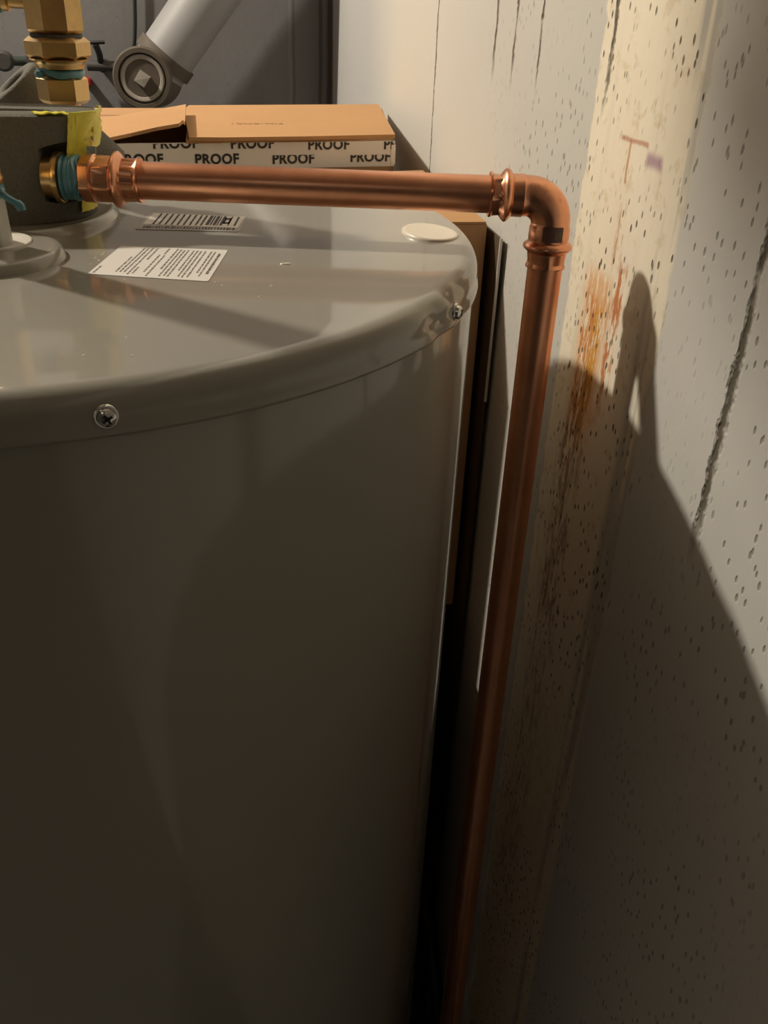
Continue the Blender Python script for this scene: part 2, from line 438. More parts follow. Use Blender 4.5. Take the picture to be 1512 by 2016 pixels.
# cream foam plug set in the lid near its right edge
c = Vector((.2500, -.0255, ZL - .0002))
d = Vector((.035, -.005, 1)).normalized()
fp = from_bm('fill_port_plug', lathe_bm(c, d, [(0, 0), (-.001, .0235), (.0012, .0232), (.0020, .0215), (.0018, .0195), (.0014, .0165), (.0013, .010), (.0014, 0)][1:], 64), CREAM, wh, angle=70)
fp['label'] = 'cream round plug in the lid'
for v in fp.data.vertices: v.co.x = c.x + (v.co.x - c.x) * .80
# raised collars round the ports
C1 = Vector((-.029, .031, ZL)); C2 = Vector((-.0145, -.078, ZL))
from_bm('port_collar', lathe_bm(C1, (0, 0, 1), [(-.001, .077), (.0018, .0755), (.0046, .0742), (.0052, .0728), (.0044, .071), (.0034, .064), (.0034, .03)], 128), MAT_TANK, wh, angle=50)
from_bm('port_collar', lathe_bm(C2, (0, 0, 1), [(-.001, .0425), (.0006, .0420), (.0050, .0405), (.0064, .0385), (.0066, .036), (.0066, .01)], 96), MAT_TANK, wh, angle=50)
from_bm('port_liner', lathe_bm(C2 + Vector((.0, .009, 0)), (0, 0, 1), [(.006, .0235), (.0076, .0232), (.0080, .0215), (.0080, .010)], 64), WHITEP, wh, angle=50)['label'] = 'off-white plastic ring round the pipe'
for k, (x, y) in enumerate(((563, 520), (424, 556), (437, 562), (535, 563), (510, 584), (195, 513), (188, 508), (202, 502), (178, 520), (249, 665), (165, 700), (405, 468), (260, 700), (245, 551), (206, 498))):
    P = pz(x, y, ZL); s = (.0016 if k == 0 else .0006 + .0003 * random.random())
    bm = lathe_bm(P, (0, 0, 1), [(-.0001, s), (s * .35, s * .75), (s * .5, 0)], 10)
    o = from_bm('bright_speck', bm, CREAM, wh)
    if k == 0:
        for v in o.data.vertices: v.co.x = P.x + (v.co.x - P.x) * 2.4

# ------------------------------------------------------------------ foam jacket over the relief valve
def sup(th, a, b, e=3.0):
    c, s = math.cos(th), math.sin(th)
    return a * math.copysign(abs(c) ** (2/e), c), b * math.copysign(abs(s) ** (2/e), s)
FB = (-.029, .031, .0635, .0465); FT = (-.029, .0200, .0715, .0310); ZF0, ZF1 = ZL + .0036, 1.3158
def foamP(th, t, off=0):
    cx, cy, a, b = [FB[i] + (FT[i] - FB[i]) * t for i in range(4)]
    e = 2.3 + .9 * t
    x, y = sup(th, a + off, b + off, e)
    return Vector((cx + x, cy + y, ZF0 + (ZF1 - ZF0) * t))
bm = bmesh.new(); NS = 128; rings = []
for t in [0, .02] + [i / 16 for i in range(1, 16)] + [.985]:
    rings.append([bm.verts.new(foamP(2*PI*i/NS, t)) for i in range(NS)])
rings.append([bm.verts.new(foamP(2*PI*i/NS, 1, -.0015)) for i in range(NS)])
def inner(z, a, b): return [bm.verts.new((FT[0] + .0 + sup(2*PI*i/NS, a, b, 2.2)[0], FT[1] - .004 + sup(2*PI*i/NS, a, b, 2.2)[1], z)) for i in range(NS)]
rings.append(inner(ZF1, .046, .0062)); rings.append(inner(ZF1 - .002, .044, .0045)); rings.append(inner(ZF1 - .030, .044, .0045))
for A, B in zip(rings, rings[1:]):
    for i in range(NS): bm.faces.new((A[i], A[(i+1) % NS], B[(i+1) % NS], B[i]))
bm.faces.new(rings[0][::-1]); bm.faces.new(rings[-1])
bmesh.ops.recalc_face_normals(bm, faces=bm.faces)
U = Vector((.3183 - .0697, -.0617 + .0144, 0)).normalized()       # run of the discharge pipe
PZ = 1.2803; PA = Vector((.0697, -.0144, PZ)); PE = Vector((.3183, -.0617, PZ))
me = bpy.data.meshes.new('foam'); bm.to_mesh(me); bm.free()
tmp = bpy.data.objects.new('tmp', me); COL.objects.link(tmp)
cb = lathe_bm(PA + Vector((0, 0, .002)), -U, [(.030, 0), (.030, .0205), (.060, .0165), (.060, 0)], 40)
bmesh.ops.recalc_face_normals(cb, faces=cb.faces)
cme = bpy.data.meshes.new('cut'); cb.to_mesh(cme); cb.free()
cut = bpy.data.objects.new('cut', cme); COL.objects.link(cut)
md = tmp.modifiers.new('b', 'BOOLEAN'); md.operation = 'DIFFERENCE'; md.object = cut; md.solver = 'EXACT'
dg = bpy.context.evaluated_depsgraph_get(); dg.update()
me2 = bpy.data.meshes.new_from_object(tmp.evaluated_get(dg))
for o in (tmp, cut): bpy.data.objects.remove(o)
fj = link('foam_jacket', me2, None); me2.materials.clear(); me2.materials.append(FOAM)
try: me2.set_sharp_from_angle(angle=math.radians(45))
except Exception: pass
root = thing('valve_insulation', 'dark grey foam jacket with yellow tape on the heater lid', 'pipe insulation', (FB[0], FB[1], ZF0))
fj.parent = root; fj.matrix_parent_inverse = Matrix.Translation(-root.location); fj.name = 'foam_shell'
def patch(name, fn, nu, nv, mat, parent, t=.0006):
    """sheet following fn(u,v) -> point; given thickness by a solidify pass"""
    bm = bmesh.new(); g = [[bm.verts.new(fn(i / nu, j / nv)) for i in range(nu + 1)] for j in range(nv + 1)]
    for j in range(nv):
        for i in range(nu): bm.faces.new((g[j][i], g[j][i+1], g[j+1][i+1], g[j+1][i]))
    bmesh.ops.recalc_face_normals(bm, faces=bm.faces)
    r = bmesh.ops.solidify(bm, geom=list(bm.faces), thickness=t)
    return from_bm(name, bm, mat, parent, angle=50)
R_ = math.radians
def wr(u, v, a=.0008): return a * (math.sin(u * 17 + v * 9) + .6 * math.sin(v * 31 + u * 5))
# tape laid along the top rim, folding down over the right shoulder
patch('yellow_tape', lambda u, v: foamP(R_(-66 + 22 * v), 1, -.007 + .008 * u) + Vector((0, 0, .0012 + wr(v, u, .0004))), 4, 18, YELLOW, root)
patch('yellow_tape', lambda u, v: foamP(R_(-46 + 62 * u), 1.0 - .40 * v * (1 - .35 * u), .0022 + wr(u, v)) + Vector((0, 0, .0015 * (1 - v))), 14, 10, YELLOW, root)
patch('yellow_tape', lambda u, v: foamP(R_(-47 + 9 * u * (1 - .1 * v)), .99 - .54 * v, .0026 + wr(u, v, .0004)), 5, 12, YELLOW, root)
patch('yellow_tape', lambda u, v: foamP(R_(-32 + 22 * u), .30 - .23 * v, .0022 + wr(u, v, .0003)), 6, 8, YELLOW, root)
# second foam sleeve: mitred tube lying behind the jacket
YS = .135
a0 = py(24, 160, YS); dep = (a0 - CAM).dot(FW)
pdp = lambda x, y, d: CAM + ray(x, y) * d
rr0 = (a0 - CAM).normalized(); kk = 1.0; kd = -.15
while True:
    a1 = pdp(24 + 173 * kk, 160 + 182 * kk, dep + kd)
    if (a1 - a0).normalized().dot(rr0) > .13: break
    kd += .001
ax = (a1 - a0).normalized(); Ls = (a1 - a0).length
RO = .0205
sl = thing('pipe_insulation', 'slanting grey foam pipe sleeve with an open end behind the brass valve', 'pipe insulation', (a1.x, a1.y, ZL))
dd, uu_, vv_ = frame(ax)
bm = lathe_bm(a0, ax, [(Ls, .010), (Ls, RO * 1.25), (.03, RO * 1.03), (.0015, RO), (0, RO - .0015), (0, .0115), (.002, .0098), (Ls, .010)], 64)
bmesh.ops.remove_doubles(bm, verts=bm.verts, dist=1e-6)
from_bm('foam_sleeve', bm, FOAM, sl, angle=50)

# ------------------------------------------------------------------ relief valve outlet and copper discharge pipe
rv = thing('relief_valve_outlet', 'brass valve outlet with blue sealant coming out of the foam jacket', 'valve', PA - U * .065)
from_bm('outlet_neck', lathe_bm(PA, -U, [(.0375, 0), (.0375, .0105), (.049, .0108), (.0492, .0148), (.0510, .0152), (.0525, .0150), (.0535, .0125), (.0595, .0122), (.0595, 0)], 48), BRASS2, rv)
bm = bmesh.new(); pr = []
for i in range(15):
    t = .0362 + .0128 * i / 14
    pr.append((t, .0126 + .0006 * math.sin(i * 2.1) + .0004 * math.sin(i * 5)))
bm = lathe_bm(PA, -U, [(.0362, .0105)] + pr + [(.049, .0105)], 48)
for v in bm.verts:
    q = v.co - PA; a = math.atan2(q.z, (q - U * q.dot(U)).dot(U.cross(Vector((0,0,1)))))
    v.co += U * (.0016 * math.sin(a * 3 + 1) * (1 if q.dot(-U) < .040 else .1))
from_bm('thread_sealant', bm, BLUE, rv)['label'] = 'band of blue thread sealant'
# tail of tape above the outlet, tan then pale blue
tp = py(177, 246, -.006); t0 = PA - U * .034
patch('tape_tail', lambda u, v: Vector((0, 0, 0)) + (py(168 + 16 * u, 250 + 38 * v, .006 - .004 * v) + Vector((0, wr(u, v, .0005), 0))), 4, 6, BRASS2, rv)['label'] = 'tan flap of tape'
patch('tape_tail', lambda u, v: (py(170 + 18 * u, 288 + 22 * v, .0 - .006 * v) + Vector((0, wr(u, v, .0005), 0))), 4, 5, simple('pale_blue_film', (.22, .26, .30), .35), rv)['label'] = 'pale blue flap of tape'

cp = thing('copper_discharge_pipe', 'copper pipe running across the heater lid, bending down along the wall', 'pipe', Vector((PE.x, PE.y, .12)))
RP = .0111
from_bm('horizontal_pipe', lathe_bm(PA, U, [(-.028, RP - .001), (-.028, RP), ((PE - PA).length - .017 - .014, RP), ((PE - PA).length - .031, RP - .001)], 64), COPPER2, cp)
Dn = Vector((0, 0, -1))
from_bm('vertical_pipe', lathe_bm(PE, Dn, [(.031, RP - .001), (.031, RP), (PZ - .12, RP), (PZ - .12, RP - .001), (.031, RP - .001)], 64), COPPER2, cp)
# male press adapter on the outlet
def bead(t, w=.0032, r0=.0128, r1=.0160, n=9):
    return [(t - w + 2*w*i/(n-1), r0 + (r1 - r0) * math.sin(PI * i / (n-1))) for i in range(n)]
ad = [(-.0375, .0105), (-.0375, .0125), (-.0365, .0135), (-.031, .0137), (-.0302, .0143), (-.0292, .0143), (-.0286, .0132)] + [(-.0275, .0134), (-.0190, .0132)] + \
     bead(-.0152, .0033, .0130, .0166) + [(-.0115, .0126), (-.0045, .0124), (-.0030, .0129), (-.0018, .0133), (-.0010, .0131), (-.0010, .0112)]
bm = lathe_bm(PA, U, ad, 96)
for v in bm.verts:      # wrench flats and the press jaws' hexagonal crimp
    q = v.co - PA; t = q.dot(U); rad = q - U * t; r = rad.length
    if r < .0116: continue
    a = math.atan2(rad.z, rad.dot(U.cross(Vector((0, 0, 1)))))
    k = math.cos(PI/6) / math.cos(((a + .3) % (PI/3)) - PI/6)
    f = 0
    if -.0378 < t < -.0305: f = .6
    elif -.028 < t < -.019 or -.0115 < t < -.0040: f = .85
    if f: v.co = PA + U * t + rad * (1 - f + f * k * 1.045)
ad_o = from_bm('adapter_fitting', bm, COPPER, cp, angle=24)
# press elbow
RB = .0160; LE = (PE - PA).length
path = []; rad = []
def seg(base, d, items):
    for t, r in items: path.append(base + d * t); rad.append(r)
s0 = LE - .040
seg(PA, U, [(s0, .0112), (s0, .0132), (s0 + .0012, .0134), (s0 + .0022, .0127), (s0 + .006, .0124)])
seg(PA, U, [(t + s0 + .0105, r) for t, r in bead(0, .0034, .0126, .0158, 9)])
seg(PA, U, [(s0 + .0150, .0126), (s0 + .0205, .0128), (s0 + .0215, .0123)])
cen = PE - U * RB - Vector((0, 0, RB))
for k in range(0, 15):
    a = PI/2 * k / 14
    path.append(cen + U * RB * math.sin(a) + Vector((0, 0, 1)) * RB * math.cos(a)); rad.append(.0121 + .0003 * math.sin(2 * a))
seg(PE, Dn, [(.0175, .0124), (.0184, .0128), (.0245, .0128), (.0258, .0126)])
seg(PE, Dn, [(t + .0298, r) for t, r in bead(0, .0034, .0126, .0156, 9)])
seg(PE, Dn, [(.0338, .0124), (.0400, .0122), (.0422, .0127), (.0430, .0126), (.0430, .0112)])
bm = bmesh.new(); rings = []
side = U.cross(Vector((0, 0, 1)))
for i, (p, r) in enumerate(zip(path, rad)):
    if (p - PA).dot(U) <= (cen - PA).dot(U) + 1e-6: t = U
    elif p.z <= cen.z + 1e-6: t = Dn
    else:
        q = p - cen; t = (U * q.z - Vector((0, 0, 1)) * q.dot(U)).normalized()
    w = side.cross(t).normalized()
    rings.append([bm.verts.new(p + (side * math.cos(2*PI*k/72) + w * math.sin(2*PI*k/72)) * r) for k in range(72)])
for A, B in zip(rings, rings[1:]):
    for i in range(72): bm.faces.new((A[i], B[i], B[(i+1) % 72], A[(i+1) % 72]))
for v in bm.verts:
    for base, d, lo, hi in ((PA, U, s0 + .0018, s0 + .0068), (PE, Dn, .0345, .0415)):
        q = v.co - base; t = q.dot(d); rv_ = q - d * t
        if lo < t < hi and rv_.length > .0116 and (base == PA or v.co.z < PZ - .025):
            ref = side; ref2 = side.cross(d)
            a = math.atan2(rv_.dot(ref2), rv_.dot(ref)); k = math.cos(PI/6) / math.cos((a % (PI/3)) - PI/6)
            v.co = base + d * t + rv_ * (.3 + .7 * k * 1.04)
from_bm('elbow_fitting', bm, COPPER, cp, angle=28)
# printed band on the elbow
def lab(u, v):
    a = R_(-128 + 58 * u) ; t = .0160 + .0090 * v
    dirx = Vector((math.cos(a), math.sin(a), 0)); return PE + Dn * t + dirx * .0130
o = patch('fitting_label', lab, 12, 2, simple('dark_printed_film', (.13, .065, .045), .35), cp, .0001); o['label'] = 'small dark printed label on the elbow'
o = patch('label_lettering', lambda u, v: lab(.56 + .36 * u, .28 + .5 * v) + (lab(.56 + .36 * u, .28 + .5 * v) - PE).normalized() * 0 + Vector((.0002, -.0003, 0)), 6, 2, simple('olive_print', (.16, .11, .05), .5), o, .00005)

# ------------------------------------------------------------------ brass valve behind the jacket
YV = .088
b0 = py(128, 200, YV); bx, by = b0.x, b0.y
def zat(y, x=118): return py(x, y, YV).z
V0 = Vector((bx, by, 0)); Zv = Vector((0, 0, 1)); SCV = (b0 - CAM).dot(FW) / FPX
bv = thing('brass_valve', 'brass valve and hexagonal union rising behind the foam jacket', 'valve', Vector((bx, by, ZL)))
from_bm('nipple', lathe_bm(V0, Zv, [(ZL + .001, .0095), (zat(196), .0105), (zat(196), .0)], 32), COPPER, bv)
ph = R_(14)
from_bm('lower_hex_nut', hex_bm(V0, Zv, zat(203, 128), zat(147, 124), .0290, R_(34), 6, .0012), BRASS2, bv, angle=25)
bm = lathe_bm(V0, Zv, [(zat(150), .012), (zat(148), .0150), (zat(143), .0158), (zat(137), .0155), (zat(134), .0145), (zat(132), .012)], 48)
for v in bm.verts:
    a = math.atan2(v.co.y - by, v.co.x - bx); v.co.z += .0012 * math.sin(a * 2 + .5) + .0006 * math.sin(5 * a)
from_bm('thread_sealant', bm, BLUE, bv)['label'] = 'ring of blue thread sealant'
from_bm('sealant_drip', lathe_bm(V0 + Vector((-.0125, -.0115, 0)), Zv, [(zat(152), 0), (zat(150), .0022), (zat(143), .0030), (zat(138), .0024), (zat(135), 0)], 16), BLUE, bv)
from_bm('neck', lathe_bm(V0, Zv, [(zat(136), .012), (zat(134), .0152), (zat(126), .0158), (zat(121), .0168), (zat(117), .0192), (zat(115), .018)], 48), BRASS2, bv)
from_bm('upper_hex_nut', hex_bm(V0, Zv, zat(117), zat(72), .0365, R_(40), 6, .0014), BRASS, bv, angle=25)
from_bm('groove', lathe_bm(V0, Zv, [(zat(74), .0165), (zat(66), .0165)], 32), DARKIRON, bv)
from_bm('valve_body', hex_bm(V0, Zv, zat(68), 1.43, .0352, R_(31), 8, .0015), BRASS, bv, angle=25)
sp = py(52, 6, YV); ds = Vector((-1, .05, .05)).normalized()
from_bm('side_port', lathe_bm(Vector((bx, by, sp.z + .004)), ds, [(.010, 0), (.010, .0085), (.026, .0085), (.027, .0105), (.031, .0105), (.032, 0)], 32), BRASS2, bv)
from_bm('thread_sealant', lathe_bm(Vector((bx, by, sp.z + .004)), ds, [(.031, .008), (.031, .0112), (.034, .0125), (.038, .0115), (.040, .008)], 32), BLUE, bv)
from_bm('tail_pipe', lathe_bm(Vector((bx, by, sp.z + .004)), ds, [(.036, 0), (.036, .0105), (.09, .0105), (.09, 0)], 32), WHITEP, bv)['label'] = 'pale pipe on the side port'

# ------------------------------------------------------------------ galvanised nipple at the left
n0 = pz(-20, 508, ZL); YN = n0.y
gp = thing('galvanised_pipe', 'pale galvanised pipe with blue sealant at the left edge, rising from the lid', 'pipe', Vector((n0.x, n0.y, ZL)))
zn = lambda y, x=5: py(x, y, YN - .01).z
N0 = Vector((n0.x, n0.y, 0))
from_bm('steel_nipple', lathe_bm(N0, Zv, [(ZL + .004, 0), (ZL + .004, .0137), (zn(395), .0130), (zn(392), .0)], 48), STEEL, gp)
from_bm('thread_sealant', lathe_bm(N0, Zv, [(zn(398), .012), (zn(394), .0136), (zn(380), .0140), (zn(368), .0136), (zn(364), .012)], 40), BLUE, gp)
dp = [Vector((n0.x + .0135, n0.y - .006, zn(380)))] + [py(x, y, YN - .012) for x, y in ((10, 386), (22, 394), (34, 401), (40, 406), (43, 414))]
from_bm('sealant_string', tube_bm(smoothpath(dp, 5), [.0024] + [.0018] * 14 + [.0024] * 11, 12), BLUE, gp)['label'] = 'string of blue sealant hanging off the joint'
from_bm('brass_adapter', lathe_bm(N0, Zv, [(zn(366), 0), (zn(366), .0140), (zn(356), .0142), (zn(350), .0134), (1.75, .0130), (1.75, 0)], 40), BRASS2, gp)

# ------------------------------------------------------------------ cardboard boxes behind the heater
ZB = 1.2385
k0 = pz(777, 272, ZB); k1 = pz(372, 276, ZB)
ex = (k0 - k1); ex.z = 0; ex.normalize(); ey = Vector((-ex.y, ex.x, 0))
kL = k0 - ex * .345
DEP = .235; tk = .004
pb = thing('cardboard_box', 'brown cardboard box printed PROOF in rows on white, with torn open flaps', 'box', Vector((k0.x, k0.y, 0)))
def lbox(o, ex, ey, a, b, bm=None):
    bm = bm or bmesh.new()
    vs = [bm.verts.new(o + ex * x + ey * y + Zv * z) for z in (a[2], b[2]) for y in (a[1], b[1]) for x in (a[0], b[0])]
    for f in ((0,2,3,1),(4,5,7,6),(0,1,5,4),(2,6,7,3),(0,4,6,2),(1,3,7,5)): bm.faces.new([vs[i] for i in f])
    return bm
B0 = Vector((kL.x, kL.y, 0)); LB = .345
zp = pz(600, 330, 0)
zlow = pplane(770, 327, k0, ey).z
bm = lbox(B0, ex, ey, (tk, 0, .0), (LB, tk, zlow))
lbox(B0, ex, ey, (0, DEP - tk, 0), (LB, DEP, ZB - .002), bm); lbox(B0, ex, ey, (0, 0, 0), (tk, DEP, ZB - .004), bm)
lbox(B0, ex, ey, (LB - tk, 0, 0), (LB, DEP, ZB - .003), bm); lbox(B0, ex, ey, (0, 0, 0), (LB, DEP, tk), bm)
from_bm('box_body', bm, CARD_D, pb, False)
fr = from_bm('printed_panel', lbox(B0, ex, ey, (0, -.0006, zlow), (LB + .0005, tk, ZB - .003)), WHITECARD, pb, False)
fr['label'] = 'white upper band of the box printed with rows of PROOF'
# printing
def text_obj(s, name, mat, parent, mtx, size, offset=.0, clip=None):
    cu = bpy.data.curves.new('t', 'FONT'); cu.body = s; cu.size = 1; cu.offset = offset; cu.resolution_u = 4; cu.space_character = 1.08
    t = bpy.data.objects.new('t', cu); COL.objects.link(t)
    dg = bpy.context.evaluated_depsgraph_get(); me = bpy.data.meshes.new_from_object(t.evaluated_get(dg)); bpy.data.objects.remove(t)
    bm = bmesh.new(); bm.from_mesh(me); bpy.data.meshes.remove(me)
    x0 = min(v.co.x for v in bm.verts); x1 = max(v.co.x for v in bm.verts); y1 = max(v.co.y for v in bm.verts)
    for v in bm.verts: v.co.x = (v.co.x - x0) / (x1 - x0) * size[0]; v.co.y = v.co.y / y1 * size[1]
    return bm
def put_text(s, jobs, name, mat, parent):
    """jobs: (origin on the panel, width, height, right dir, up dir, normal, clip list)"""
    out = bmesh.new()
    for O, w, h, dx, dz, nn, clips in jobs:
        bm = text_obj(s, '', None, None, None, (w, h), .032)
        for co, no in clips:
            bmesh.ops.bisect_plane(bm, geom=bm.verts[:] + bm.edges[:] + bm.faces[:], plane_co=co, plane_no=no, clear_outer=True)
        mp = {}
        for v in bm.verts: mp[v] = out.verts.new(O + dx * v.co.x + dz * v.co.y + nn * .0003)
        for f in bm.faces:
            try: out.faces.new([mp[v] for v in f.verts])
            except Exception: pass
        bm.free()
    for f in out.faces:
        f.normal_update()
    r = bmesh.ops.extrude_face_region(out, geom=out.faces[:])
    nn = jobs[0][5]
    for v in [g for g in r['geom'] if isinstance(g, bmesh.types.BMVert)]: v.co += nn * .0002
    return from_bm(name, out, mat, parent, False)
Pf = k0 - ey * .0006; nf = -ey
def onf(x, y): return pplane(x, y, Pf, nf)
TH = (onf(420, 303) - onf(420, 323)).length; TW = (onf(471, 322) - onf(385, 322)).length
jobs = []
topz = ZB - .003
rowb = lambda x, y: onf(x, y)
for x, yb, cut_ in ((232, 324, None), (385, 323, None), (537, 322, .83), (690, 318, .66)):
    O = onf(x, yb); cl = []
    if cut_: cl.append(((0, TH * cut_, 0), (0, 1, 0)))
    lim = (k0 - O).dot(ex) + .0
    if lim < TW: cl.append(((lim - .001, 0, 0), (1, 0, 0)))
    jobs.append((O, TW, TH, ex, Zv, nf, cl))
for x, yb in ((302, 292), (455, 292), (607, 294), (756, 293)):
    O = onf(x, yb); cl = []
    h = topz - O.z
    if h < TH: cl.append(((0, h - .0003, 0), (0, 1, 0)))
    lim = (k0 - O).dot(ex)
    if lim < TW: cl.append(((lim - .001, 0, 0), (1, 0, 0)))
    jobs.append((O, TW, TH, ex, Zv, nf, cl))
put_text('PROOF', jobs, 'printed_text', INK, fr)
# a strip of white tape on the right-hand corner
from_bm('corner_tape', lbox(B0, ex, ey, (LB - .004, -.0012, zlow + .002), (LB + .0012, -.0004, topz - .004)), PAPER, fr, False)
# closed right flap, sheet with corrugated edge
def sheet(name, top, t, mat, parent, bev=0):
    bm = bmesh.new(); P = [Vector(p) for p in top]
    hi = [bm.verts.new(p) for p in P]; lo = [bm.verts.new(p - Zv * t) for p in P]
    bm.faces.new(hi); bm.faces.new(lo[::-1])
    for i in range(len(P)):
        j = (i+1) % len(P); bm.faces.new((lo[i], lo[j], hi[j], hi[i]))
    return from_bm(name, bm, mat, parent, False)
zt = ZB + .0035
fl = sheet('box_flap', [pz(372, 270, zt), pz(440, 270.5, zt), pz(600, 268.5, zt), pz(778, 264.5, zt), pz(745, 205, zt + .0005), pz(560, 206, zt), pz(372, 207, zt), pz(363, 214, zt), pz(366, 240, zt)], .0038, CARD, pb)
fs = sheet('box_flap', [pz(366, 276, ZB + .0002), pz(776, 271, ZB + .0002), pz(752, 214, ZB), pz(372, 214, ZB)], .0035, CARD_D, pb)
# left flap, torn and lifted at its right end
zq = ZB + .004
lf = sheet('box_flap', [pz(150, 288, zq), pz(215, 271, zq), pz(258, 262, zq + .003), py(310, 250, k1.y - .004), py(352, 243, k1.y - .0), py(360, 236, k1.y + .006), py(364, 240, k1.y + .010),
                        pz(366, 205, zq + .012), pz(345, 209, zq + .010), pz(180, 236, zq), pz(150, 243, zq)], .0035, CARD, pb)
bf = sheet('box_flap', [pz(150, 243, ZB - .002), pz(366, 232, ZB - .002), pz(372, 213, ZB - .002), pz(150, 212, ZB - .002)], .0035, CARD_D, pb)
cw = pz(462, 246, zt + .0002); cw2 = pz(556, 243, zt + .0002)
jobs = [(cw2, -(cw2 - cw).length, -.012, ex, ey, Zv, [])]
g2 = bmesh.new()
bmt = text_obj('FIN-RN01', '', None, None, None, ((cw2 - cw).length, .013), .0)
mp = {v: g2.verts.new(cw2 - ex * v.co.x - ey * (v.co.y - .006) + Zv * .0001) for v in bmt.verts}
for f in bmt.faces:
    try: g2.faces.new([mp[v] for v in f.verts])
    except Exception: pass
from_bm('faint_stamp', g2, simple('faded_stamp_ink', (.30, .17, .08), .8), fl, False)['label'] = 'faint upside-down stamp'

# narrow brown box squeezed between heater and wall, standing on another one
b1 = Vector((.3570, .2027, 1.2053))
nb = thing('cardboard_box', 'narrow plain brown box wedged upright between the heater and the wall', 'box', Vector((.29, .34, .7735)))
yb1 = min(k0.y, pplane(777, 300, k0, ey).y) - .012
yend = (B0 + ex * LB).y - .006
yl = (B0 + ex * .20).y - .006
bm = bmesh.new()
base = [(.222, b1.y), (b1.x, b1.y), (b1.x - .001, yend - .004), (.222, yl - .01)]
z0, z1 = .7735, b1.z
lo = [bm.verts.new((x, y, z0)) for x, y in base]; hi = [bm.verts.new((x, y, z1)) for x, y in base]
bm.faces.new(lo[::-1]); bm.faces.new(hi)
for i in range(4): bm.faces.new((lo[i], lo[(i+1) % 4], hi[(i+1) % 4], hi[i]))
bmesh.ops.bevel(bm, geom=bm.edges[:], offset=.0012, segments=2, affect='EDGES')
from_bm('box_body', bm, CARD_D, nb, angle=30)
bm = bmesh.new(); lbox(Vector((0, 0, 0)), Vector((1, 0, 0)), Vector((0, 1, 0)), (.224, b1.y + .0005, z1 - .0002), (b1.x - .0012, yl - .012, z1 + .0014), bm)
from_bm('box_flap', bm, CARD, nb, False)
added_box = thing('cardboard_box', 'unseen brown box added as support and light blocker behind the heater', 'box', Vector((.29, .30, 0)))
from_bm('box_body', box_bm((.262, .140, 0), (.3255, yl - .03, .7725), None, .002), CARD_D, added_box, angle=30)  # unseen box, added as support and sized to block light from the gap
# thin board coloured dark for the shaded gap, its lit edge painted pale
pp = px(987, 470, .3640)
tag(from_bm('panel_board', box_bm((.3628, pp.y, 0), (.3648, pp.y + .26, pp.z), None, .0004), simple('shade_dark_board', (.09, .055, .03), .7), None, angle=30), 'thin board darkened as shade, with a painted lit edge, between the narrow box and the wall', 'board')
be = from_bm('painted_lit_edge', box_bm((.3626, pp.y - .0016, pplane(957, 790, Vector((0, pp.y, 0)), Vector((0, 1, 0))).z), (.3650, pp.y + .0002, pp.z + .0005), None, 0), WHITEP, bpy.data.objects['panel_board'], False); be['label'] = 'painted lit strip along the board edge'  # pale colour stands for the lit stretch, ending where shadow starts

# ------------------------------------------------------------------ black tube at the heater's foot
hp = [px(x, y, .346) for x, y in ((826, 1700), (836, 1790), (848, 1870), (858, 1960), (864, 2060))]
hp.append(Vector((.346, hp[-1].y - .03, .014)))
tag(from_bm('black_tube', tube_bm(smoothpath([Vector((.347, hp[0].y + .10, hp[0].z + .11))] + hp, 8), .0105, 20), BLACK, None), 'black tube between the heater foot and the wall', 'hose')

# ------------------------------------------------------------------ fixtures on the back wall
YD = 1.345
c0 = py(281, 154, YD - .03); t1 = py(418, -20, YD + .03); t2 = c0 + (t1 - c0) * 3.2
rpx = (c0 - CAM).dot(FW) / FPX
dpz = thing('drain_pipe', 'fat grey-white drain pipe sloping up the back wall from a round cleanout', 'pipe', Vector((c0.x, YD, c0.z)))
ctr = py(302, 150, YD + .03)
adir = (t1 - ctr).normalized()
from_bm('pipe_run', lathe_bm(ctr, adir, [(.02, .0), (.02, 54 * rpx), (.44, 54 * rpx), (.44, 0)], 64), WHITEPIPE, dpz)
cd = (CAM - c0).normalized(); cd = (cd + Vector((-.12, 0, -.1))).normalized()
from_bm('hub', lathe_bm(c0, cd, [(-.075, 0), (-.075, 44 * rpx), (-.02, 49 * rpx), (-.01, 56 * rpx), (.004, 57 * rpx), (.010, 54 * rpx), (.010, 46 * rpx), (.0, 45 * rpx), (0, 0)], 64), RUSTIRON, dpz)
bm = lathe_bm(ctr, (0, 0, 1), [(-58 * rpx * math.cos(PI * k / 16), 58 * rpx * math.sin(PI * k / 16)) for k in range(17)], 40)
from_bm('wye_body', bm, RUSTIRON, dpz)
from_bm('pipe_collar', lathe_bm(ctr, adir, [(.03, 0), (.03, 60 * rpx), (.052, 60 * rpx), (.052, 0)], 48), RUSTIRON, dpz)
pl_ = from_bm('cleanout_plug', lathe_bm(c0, cd, [(.002, 0), (.002, 43 * rpx), (.006, 42.5 * rpx), (.0075, 40 * rpx), (.0065, 35 * rpx), (.003, 33 * rpx), (.003, 0)], 64), WORNIRON, dpz)
from_bm('plug_face', lathe_bm(c0, cd, [(.0032, 0), (.0045, 33 * rpx), (.0035, 34 * rpx)], 48), RUSTIRON, pl_)
dd, u1, v1 = frame(cd)
bm = lathe_bm(c0, cd, [(.003, 0), (.003, 16.5 * rpx), (.018, 15 * rpx), (.019, 0)], 4, None, R_(10))
from_bm('square_nut', bm, WORNIRON, pl_, False)

